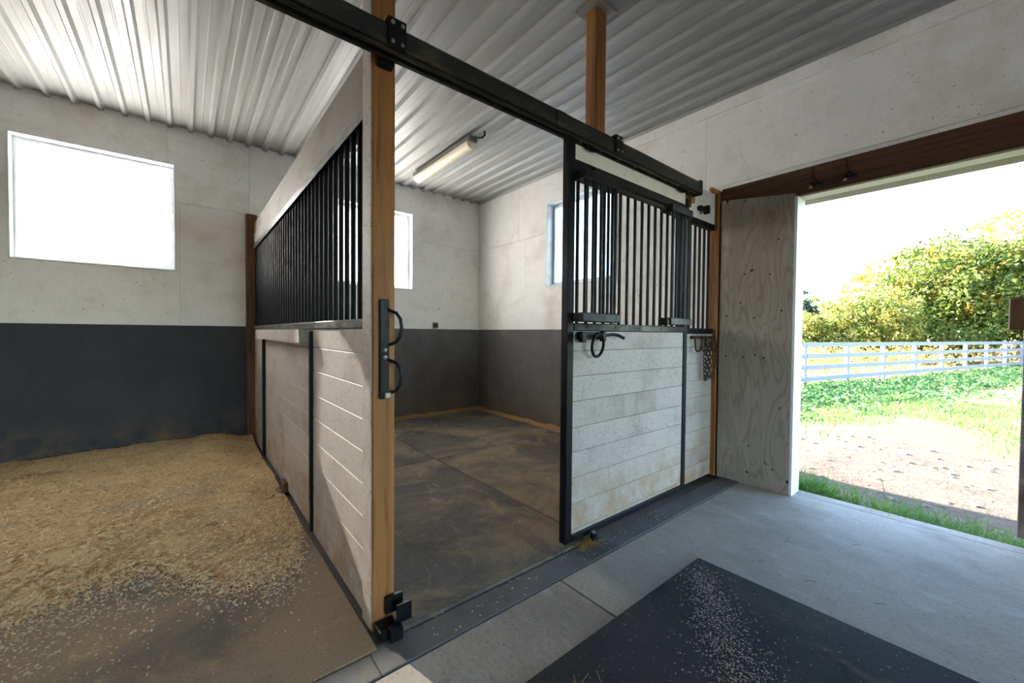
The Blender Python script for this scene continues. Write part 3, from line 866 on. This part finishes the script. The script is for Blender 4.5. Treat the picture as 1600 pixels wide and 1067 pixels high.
tag(obj('straw_tuft', strands(60, 1.68, 1.40, 0.035, 0.018, 0.007, 0.02, 0.03, 0.11, 0.0012), M['straw']),
    'little tuft of straw caught at the floor guide roller', 'straw', None, 'stuff')
tag(obj('straw_wisps', strands(9, 0.98, 0.80, 0.10, 0.06, 0.017, 0.018, 0.05, 0.13, 0.0011), M['straw']),
    'few straw wisps lying on dark mat in the aisle', 'straw', None, 'stuff')
tag(obj('straw_bits', strands(14, 2.3, 0.75, 0.5, 0.3, 0.0015, 0.002, 0.02, 0.05, 0.0009), M['bark']),
    'dark bits of straw scattered on the pale concrete aisle', 'straw', None, 'stuff')

# ------------------------------------------------------------------ lamp, outlet
lm = thing('ceiling_lamp', (2.16, 3.86, 2.93), 'unlit fluorescent strip lamp with yellowed cover on the ceiling', 'lamp')
obj('housing', MB().cbox(2.10, 2.20, 3.25, 4.47, 2.985, 3.043, 0.008), M['grey'], lm)
dm = MB()
nn = 10
for y_ in (3.27, 3.285, 4.435, 4.45):
    s_ = 0.6 if y_ in (3.27, 4.45) else 1.0
    for i in range(nn+1):
        t = PI*i/nn
        dm.v.append((2.15+0.055*math.cos(t)*s_, y_, 2.986-0.06*math.sin(t)*s_))
for j in range(3):
    for i in range(nn):
        dm.f.append((j*(nn+1)+i, j*(nn+1)+i+1, (j+1)*(nn+1)+i+1, (j+1)*(nn+1)+i))
dm.f.append(tuple(range(nn, -1, -1))); dm.f.append(tuple(3*(nn+1)+i for i in range(nn+1)))
obj('diffuser', dm, M['diffuser'], lm, smooth=True)
obj('cable', MB().tube([(2.15, 3.25, 3.01), (2.155, 3.20, 3.0), (2.18, 3.14, 2.99), (2.19, 3.12, 3.01), (2.19, 3.12, 3.045)], 0.009, 8), M['black'], lm, smooth=True)
ot = thing('wall_outlet', (2.67, YB, 1.21), 'small grey metal outlet box on the wall above charcoal band', 'outlet')
obj('box', MB().cbox(2.635, 2.705, YB-0.03, YB-0.0005, 1.21, 1.288, 0.004), M['outlet'], ot)
obj('socket', MB().cbox(2.648, 2.668, YB-0.034, YB-0.029, 1.23, 1.265, 0.002), M['black'], ot)
obj('socket', MB().cbox(2.674, 2.694, YB-0.034, YB-0.029, 1.23, 1.265, 0.002), M['black'], ot)

# ------------------------------------------------------------------ mats, shavings
def slab_mat(x0, x1, y0, y1, z0, z1, mat, lab, grp=None):
    return tag(obj('rubber_mat', MB().cbox(x0, x1, y0, y1, z0, z1, 0.004), mat), lab, 'mat', grp)
XM = 1.735
for (a, b, c, d, lab) in ((0.60, XM-0.003, 1.43, 3.197, 'dusty black rubber mat in open stall, just behind the doorway opening'),
                          (XM+0.003, 3.392, 1.55, 3.197, 'dusty black rubber mat in open stall, behind the sliding door'),
                          (0.60, XM-0.003, 3.203, 4.965, 'dusty black rubber mat in open stall, under the back window behind partition'),
                          (XM+0.003, 3.392, 3.203, 4.965, 'dusty black rubber mat in open stall, in the far corner of walls')):
    slab_mat(a, b, c, d, -0.02, 0.016, M['mat_stall'], lab, 'rubber mats of the open stall')
slab_mat(-2.7, 0.532, 1.405, 4.88, -0.02, 0.006, M['mat_left'], 'brown dusty rubber floor mat under the wood shavings', None)
slab_mat(0.19, 2.02, -0.30, 0.962, 0.0005, 0.015, M['mat_aisle'], 'black rubber mat lying on concrete aisle in the foreground')
# shavings bed with an uneven front edge
def edge_y(x):
    pts = [(-2.7, 2.75), (-1.2, 2.62), (-0.58, 2.50), (-0.35, 2.60), (-0.16, 2.66), (0.0, 2.42), (0.12, 2.26), (0.30, 2.20), (0.42, 2.28), (0.53, 2.7)]
    for (a, p), (b, q) in zip(pts, pts[1:]):
        if x <= b:
            t = (x-a)/(b-a)
            return p+(q-p)*t
    return pts[-1][1]
nx, ny = 190, 170
sv, sf = [], []
for j in range(ny+1):
    for i in range(nx+1):
        x_ = -2.7+3.228*i/nx
        e = edge_y(x_) + 0.07*noise.noise((x_*5, 3.1, 0)) + 0.03*noise.noise((x_*19, 1.1, 0))
        t = j/ny
        y_ = e + (4.962-e)*t
        d_ = y_-e
        base = 0.030*min(1, d_/0.35) + 0.035*min(1, max(0, d_-1.3)/1.0)
        bank = 0.05*max(0, min(1, (y_-4.3)/0.6))*(0.4+0.6*max(0, min(1, (x_+1.0)/1.2)))
        side = max(0.0, min(1, (0.56-x_)/0.35))*0.75+0.25
        lump = 0.034*noise.noise((x_*3.2, y_*3.2, 1.0)) + 0.014*noise.noise((x_*9, y_*9, 2.0)) + 0.007*noise.noise((x_*28, y_*28, 3.0))
        z_ = 0.004 + (base*side+bank)+lump*min(1, d_/0.25)
        sv.append((x_, y_, max(z_, 0.0)))
for j in range(ny):
    for i in range(nx):
        a = j*(nx+1)+i
        sf.append((a, a+1, a+nx+2, a+nx+1))
mb = MB(); mb.v, mb.f = sv, sf
sh = tag(obj('shavings_bed', mb, M['shavings'], smooth=True), 'deep bed of pale wood shavings spread across left stall floor', 'wood shavings', None, 'stuff')
def surf_z(x_, y_):
    e = edge_y(x_)
    t = (y_-e)/(4.962-e)
    if t <= 0 or x_ < -2.69 or x_ > 0.52: return 0.006
    i = int((x_+2.7)/3.228*nx); j = min(ny-1, int(t*ny))
    return max(sv[j*(nx+1)+i][2], 0.006)
def flakes(name, pts, smin, smax, mat, lab, up=0.5):
    V, Fc = [], []
    for (x_, y_, z_) in pts:
        a = random.uniform(0, 2*PI); L = random.uniform(smin, smax); W = L*random.uniform(0.25, 0.6)
        dx, dy = math.cos(a)*L/2, math.sin(a)*L/2
        wx, wy = -math.sin(a)*W/2, math.cos(a)*W/2
        t1, t2 = random.uniform(-up, up)*L/2, random.uniform(-up, up)*W/2
        zc = z_+abs(t1)+abs(t2)+0.0012
        n_ = len(V)
        V += [(x_-dx-wx, y_-dy-wy, zc-t1-t2), (x_+dx-wx, y_+dy-wy, zc+t1-t2), (x_+dx+wx, y_+dy+wy, zc+t1+t2), (x_-dx+wx, y_-dy+wy, zc-t1+t2), (x_, y_, zc+0.002)]
        Fc += [(n_, n_+1, n_+4), (n_+1, n_+2, n_+4), (n_+2, n_+3, n_+4), (n_+3, n_, n_+4)]
    mb = MB(); mb.v, mb.f = V, Fc
    return tag(obj(name, mb, mat), lab, 'wood shavings', None, 'stuff')
P = []
for _ in range(26000):
    x_ = random.uniform(-2.0, 0.52)
    e = edge_y(x_)
    y_ = e + (4.9-e)*random.random()**1.7
    P.append((x_, y_, surf_z(x_, y_)))
flakes('loose_shavings', P, 0.008, 0.022, M['flakes'], 'curled pale shavings lying loose on top of the bed')
P = []
for _ in range(4600):
    x_ = random.uniform(-1.6, 0.5)
    e = edge_y(x_)
    y_ = e - abs(random.gauss(0, 0.16)) - (abs(random.gauss(0, 0.22)) if x_ < -0.1 else 0)
    if y_ > 1.43: P.append((x_, y_, 0.006))
Q = []
for _ in range(9000):
    x_ = random.uniform(-1.6, 0.52)
    y_ = edge_y(x_) + random.gauss(-0.02, 0.09)
    if y_ > 1.43: Q.append((x_, y_, surf_z(x_, y_)))
flakes('edge_shavings', Q, 0.005, 0.018, M['flakes'], 'tan shavings crumbling off the ragged edge of the bed')
flakes('strewn_shavings', P, 0.004, 0.014, M['pale_flakes'], 'pale shavings strewn thinly along front edge of the bed')
P = []
for _ in range(2600):
    t = random.random()
    x_ = 1.90+(1.28-1.90)*t + random.gauss(0, 0.045+0.06*t)
    y_ = 0.90+(0.42-0.90)*t + random.gauss(0, 0.035+0.03*t)
    if y_ < 0.955 and x_ < 2.01: P.append((x_, y_, 0.015))
flakes('mat_flakes', P, 0.002, 0.008, M['dust_flakes'], 'whitish flakes in a streak across black aisle mat', 0.2)
P = [(random.uniform(0.7, 2.4), random.uniform(1.30, 1.425), 0.004) for _ in range(90)] + [(random.uniform(0.7, 3.2), random.uniform(1.7, 4.6), 0.016) for _ in range(160)]
flakes('stray_flakes', P, 0.004, 0.012, M['pale_flakes'], 'stray white flakes on the kerb and open stall floor', 0.2)
# sawdust drifted against the walls of the open stall
def drift(name, a, b, nrm, lab):
    mb = MB()
    a, b, nrm = Vector(a), Vector(b), Vector(nrm)
    N = 60
    for i in range(N+1):
        p = a+(b-a)*(i/N)
        wd = 0.07+0.05*noise.noise((i*0.23, 4.0, 0.3)); hh = 0.035+0.022*noise.noise((i*0.31, 7.0, 0.3))
        mb.v += [tuple(p+Vector((0, 0, 0.016+hh))), tuple(p+nrm*wd*0.45+Vector((0, 0, 0.016+hh*0.6))), tuple(p+nrm*wd+Vector((0, 0, 0.0165)))]
    for i in range(N):
        for k_ in range(2):
            q = i*3+k_
            mb.f.append((q, q+1, q+4, q+3))
    return tag(obj(name, mb, M['sawdust'], smooth=True), lab, 'sawdust', None, 'stuff')
drift('sawdust_drift', (0.60, YB-0.001, 0), (XR-0.002, YB-0.001, 0), (0, -1, 0), 'line of tan sawdust along foot of the back wall')
drift('sawdust_drift', (XR-0.001, YB-0.01, 0), (XR-0.001, 1.56, 0), (-1, 0, 0), 'line of tan sawdust along foot of the window wall')

# ------------------------------------------------------------------ the yard outside
def gz(x_, y_):
    t = max(0.0, min(1.0, (x_-3.5)/9.0))
    r = max(0.0, min(1.0, (1.2-y_)/1.5))
    z_ = -0.09 - 0.34*t - 0.12*r*(1-t)
    return z_ + 0.03*noise.noise((x_*0.7, y_*0.7, 0)) + 0.012*noise.noise((x_*3, y_*3, 5))
gx = [3.552+ (i/150)**2.2*110 for i in range(151)]
gy = [-40+i*0.8 for i in range(46)] + [-3.2+i*0.06 for i in range(110)] + [3.4+i*0.8 for i in range(80)]
mb = MB()
for a in gx:
    for b in gy:
        mb.v.append((a, b, gz(a, b)))
ng = len(gy)
for i in range(len(gx)-1):
    for j in range(ng-1):
        q = i*ng+j
        mb.f.append((q, q+ng, q+ng+1, q+1))
tag(obj('yard_ground', mb, M['ground'], smooth=True), kind='structure')
tag(obj('outer_ground', MB().box(-120, XL-0.16, -60, 90, -0.6, -0.25).box(XL-0.16, 3.55, YB+0.16, 90, -0.6, -0.25).box(XL-0.16, 3.55, -60, YF-0.16, -0.6, -0.25), M['ground']), kind='structure')
def blades(n, fx_, hmin, hmax, wd, lean):
    mb = MB()
    for _ in range(n):
        x_, y_ = fx_()
        z_ = gz(x_, y_)-0.01
        h_ = random.uniform(hmin, hmax); a = random.uniform(0, 2*PI); l_ = random.uniform(0.1, lean)*h_
        b_ = a+random.uniform(-0.8, 0.8)+PI/2
        wx, wy = math.cos(b_)*wd/2, math.sin(b_)*wd/2
        dx, dy = math.cos(a)*l_, math.sin(a)*l_
        mb.poly([(x_-wx, y_-wy, z_), (x_+wx, y_+wy, z_), (x_+dx*0.4+wx*0.8, y_+dy*0.4+wy*0.8, z_+h_*0.6), (x_+dx*0.4-wx*0.8, y_+dy*0.4-wy*0.8, z_+h_*0.6), (x_+dx, y_+dy, z_+h_)],
                [(0, 1, 2, 3), (3, 2, 4)])
    return mb
def near():
    while True:
        x_, y_ = 3.575+abs(random.gauss(0, 0.17)), random.uniform(-2.2, 1.6)
        if noise.noise((x_*2.2, y_*2.2, 3.0)) > -0.25-0.3*(y_ < 0.35): return x_, y_
tag(obj('sill_grass', blades(11000, near, 0.06, 0.23, 0.007, 1.1), M['grass']), 'strip of green grass growing along the doorway sill', 'grass', None, 'stuff')
def mid():
    while True:
        x_, y_ = random.uniform(6.0, 14.5), random.uniform(-6, 6.5)
        if noise.noise((x_*0.55, y_*0.8, 8.0)) + (x_-8.5)*0.12 > random.uniform(-0.1, 0.35): return x_, y_
tag(obj('yard_grass', blades(26000, mid, 0.03, 0.10, 0.012, 1.2), M['grass']), 'sunlit patchy short grass across the yard', 'grass', None, 'stuff')
def leafcloud(pts, size, flat=0.0):
    """pts: Nx3 array; each becomes a folded diamond leaf"""
    n = len(pts)
    P_ = np.asarray(pts)
    d = rng.normal(size=(n, 3)); d[:, 2] *= (1-flat); d /= np.linalg.norm(d, axis=1)[:, None]
    e = np.cross(d, rng.normal(size=(n, 3))); e /= np.linalg.norm(e, axis=1)[:, None]
    s_ = rng.uniform(0.6, 1.3, n)[:, None]*size
    nn_ = np.cross(d, e)
    V = np.stack([P_-d*s_*0.5, P_+e*s_*0.32+nn_*s_*0.1, P_+d*s_*0.5, P_-e*s_*0.32+nn_*s_*0.1], 1).reshape(-1, 3)
    mb = MB()
    mb.v = [tuple(v) for v in V.tolist()]
    mb.f = [q for i in range(0, 4*n, 4) for q in ((i, i+1, i+2), (i, i+2, i+3))]
    return mb
W = []
FA, FD = Vector((14.82, 3.894, 0)), Vector((0.9742, -0.2257, 0))
FN = Vector((-FD.y, FD.x, 0))
for _ in range(520):
    t = random.uniform(-9, 20); s_ = -abs(random.gauss(0, 1.5))-0.1
    p = FA+FD*t+FN*s_
    hh = random.uniform(0.06, 0.14+0.16*min(1, -s_/1.5))
    for _ in range(38):
        W.append((p.x+random.gauss(0, 0.22), p.y+random.gauss(0, 0.22), gz(p.x, p.y)+hh*random.random()))
tag(obj('weeds', leafcloud(W, 0.10, 0.4), M['weed']), 'low bank of leafy green weeds in front of the fence', 'weeds', None, 'stuff')
W = []
for _ in range(900):
    t = random.uniform(-9, 26); s_ = random.uniform(0.4, 9)
    p = FA+FD*t+FN*s_
    hh = random.uniform(0.6, 1.25)
    for _ in range(22):
        W.append((p.x+random.gauss(0, 0.12), p.y+random.gauss(0, 0.12), gz(p.x, p.y)+hh*random.random()**0.7))
tag(obj('dry_meadow', leafcloud(W, 0.12, 0.2), M['dry']), 'yellow dry meadow plants standing behind the fence', 'plants', None, 'stuff')
# stones in the dirt
mb = MB()
for _ in range(260):
    x_, y_ = random.uniform(3.8, 7.5), random.uniform(-2.5, 2.6)
    r_ = random.uniform(0.008, 0.035)
    mb.sphere((x_, y_, gz(x_, y_)), r_*random.uniform(1, 1.6), r_*random.uniform(1, 1.6), r_*0.6, 6, 4)
tag(obj('gravel', mb, M['stone']), 'small stones and clods scattered on the dirt outside', 'stones', None, 'stuff')

# fence: posts and four boards per bay
fn = thing('board_fence', (FA.x, FA.y, -0.45), 'long white four-board horse fence running across the yard', 'fence')
SP = 2.50
ang = math.atan2(FD.y, FD.x)
post_me = MB().cbox(-0.06, 0.06, -0.06, 0.06, -0.75, 0.93, 0.008).mesh('fence_post', M['fence'])
bd_me = MB().cbox(0.004, SP-0.004, -0.016, 0.016, -0.07, 0.07, 0.004).mesh('fence_board', M['fence'])
for i in range(-5, 11):
    p = FA+FD*(SP*i)
    o = put('fence_post', post_me, fn, (p.x, p.y, 0)); o.rotation_euler = (0, 0, ang)
    if i < 10:
        for zz in (0.87, 0.515, 0.16, -0.195):
            q = p-FN*0.078
            o = put('fence_board', bd_me, fn, (q.x, q.y, zz)); o.rotation_euler = (0, 0, ang)

# trees beyond the fence
def tree(name, loc, h, blobs, nleaf, lsize, mat, lab, cat='tree', grp='trees beyond the fence', trunk_r=0.16, limbs=7, flat=0.0):
    loc = Vector((loc[0]*TS, loc[1]*TS, loc[2]))
    nleaf = int(nleaf*(2.0 if nleaf > 4000 else 1.0)); h *= TS; lsize *= 1.4; trunk_r *= TS
    blobs = [tuple(q*TS for q in b) for b in blobs]
    t = thing(name, loc, lab, cat, grp)
    mb = MB()
    top = loc+Vector((random.uniform(-.2, .2), random.uniform(-.2, .2), h*0.85))
    mb.tube([loc-Vector((0, 0, 0.3)), loc+Vector((0.03, 0.02, h*0.3)), loc.lerp(top, 0.6)+Vector((0.06, -0.05, 0)), top], [trunk_r, trunk_r*0.75, trunk_r*0.4, trunk_r*0.1], 8)
    for i in range(limbs):
        b = random.choice(blobs)
        s_ = loc.lerp(top, random.uniform(0.2, 0.75))
        e = loc+Vector(b[:3])+Vector((random.uniform(-1, 1)*b[3]*0.5, random.uniform(-1, 1)*b[3]*0.5, random.uniform(-.2, .8)*b[4]*0.6))
        mb.tube([s_, s_.lerp(e, 0.5)+Vector((0, 0, 0.15)), e], [trunk_r*0.35, trunk_r*0.2, trunk_r*0.05], 6)
    obj('trunk', mb, M['bark'], t, smooth=True)
    pts = []
    wsum = sum(b[3]*b[3]*b[4] for b in blobs)
    for (bx, by, bz, br_, bh) in blobs:
        n_ = int(nleaf*br_*br_*bh/wsum)
        ncl = max(6, n_//26)
        d = rng.normal(size=(ncl, 3)); d /= np.linalg.norm(d, axis=1)[:, None]
        rr = rng.uniform(0.35, 1.0, ncl)**0.5
        c = d*rr[:, None]*np.array([br_, br_, bh])+np.array([bx, by, bz])+np.array(loc)
        q = np.repeat(c, max(1, n_//ncl), axis=0)
        pts.append(q+rng.normal(size=q.shape)*np.array([0.22, 0.22, 0.15])*max(0.5, br_/2.2))
    P_ = np.concatenate(pts)
    P_ = P_[P_[:, 2] > loc.z+0.05]
    tag(obj('foliage', leafcloud(P_, lsize, flat), mat, t), kind='stuff')
    return t
g0 = -0.45
TS = 1.45                                # the trees stand well beyond the fence
tree('maple_tree', (25.5, 1.6, g0), 5.6, [(0, 0, 3.3, 2.2, 2.1), (0.8, 1.3, 2.4, 1.8, 1.7), (0.2, -1.4, 2.9, 1.8, 1.9), (0, 0.3, 1.4, 2.3, 1.2)], 15000, 0.17, M['leaf_green'],
     'dense round green tree in the middle behind fence')
tree('maple_tree', (27.5, -2.1, g0), 7.0, [(0, 0, 4.2, 2.4, 2.3), (-0.5, 1.2, 3.0, 2.0, 1.9), (-0.6, -1.2, 2.6, 2.2, 2.0), (0, 0, 1.5, 2.4, 1.3)], 15000, 0.17, M['leaf_green'],
     'taller dense green tree beside the barn door edge')
tree('shrub', (22.5, 4.3, g0), 3.2, [(0, 0, 1.5, 1.4, 1.4), (0.2, 1.1, 1.1, 1.1, 1.1), (0, -1.1, 1.7, 1.2, 1.4)], 8000, 0.13, M['leaf_bush'],
     'pale yellow-green shrub behind fence left of round green tree', 'shrub')
tree('shrub', (21.5, 5.9, g0), 2.4, [(0, 0, 1.1, 1.1, 1.1), (0, 0.9, 0.9, 0.9, 0.9)], 4500, 0.12, M['leaf_bush'],
     'low pale shrub behind fence nearest the plywood jamb', 'shrub')
tree('autumn_tree', (32, 3.4, g0), 7.4, [(0, 0, 5.0, 2.1, 0.9), (0.2, 1.7, 4.2, 1.5, 0.8), (0, -1.8, 5.2, 1.6, 0.7)], 3600, 0.18, M['leaf_yellow'],
     'thin yellow autumn tree rising behind the round green tree', limbs=16)
tree('autumn_tree', (33, -0.6, g0), 9.6, [(0, 0, 6.6, 1.9, 1.2), (0, -1.5, 8.2, 1.2, 1.2), (0, 1.6, 5.8, 1.6, 0.8)], 1700, 0.2, M['leaf_yellow'],
     'nearly bare autumn tree with tall branches behind the taller tree', limbs=26)
tree('pine_tree', (26, 6.95, g0), 3.5, [(0, 0, 1.0, 1.0, 1.0), (0, 0, 2.0, 0.75, 1.0), (0, 0, 3.0, 0.4, 0.8)], 4500, 0.13, M['leaf_pine'],
     'small dark evergreen seen right beside the plywood jamb')
for i, (x_, y_) in enumerate(((30, 9.0), (34, 13), (29, -7.0), (34, -10))):
    tree('hedge_tree', (x_, y_, g0), 5, [(0, 0, 2.2, 2.4, 2.0), (0, 1.5, 1.6, 1.8, 1.5), (0, -1.5, 1.6, 1.8, 1.5)], 4000, 0.22, M['leaf_bush'],
         ['mid green hedge tree beyond the pine, nearer one', 'mid green hedge tree beyond the pine, farther one', 'mid green hedge tree past the barn door, nearer one', 'mid green hedge tree past the barn door, farther one'][i])
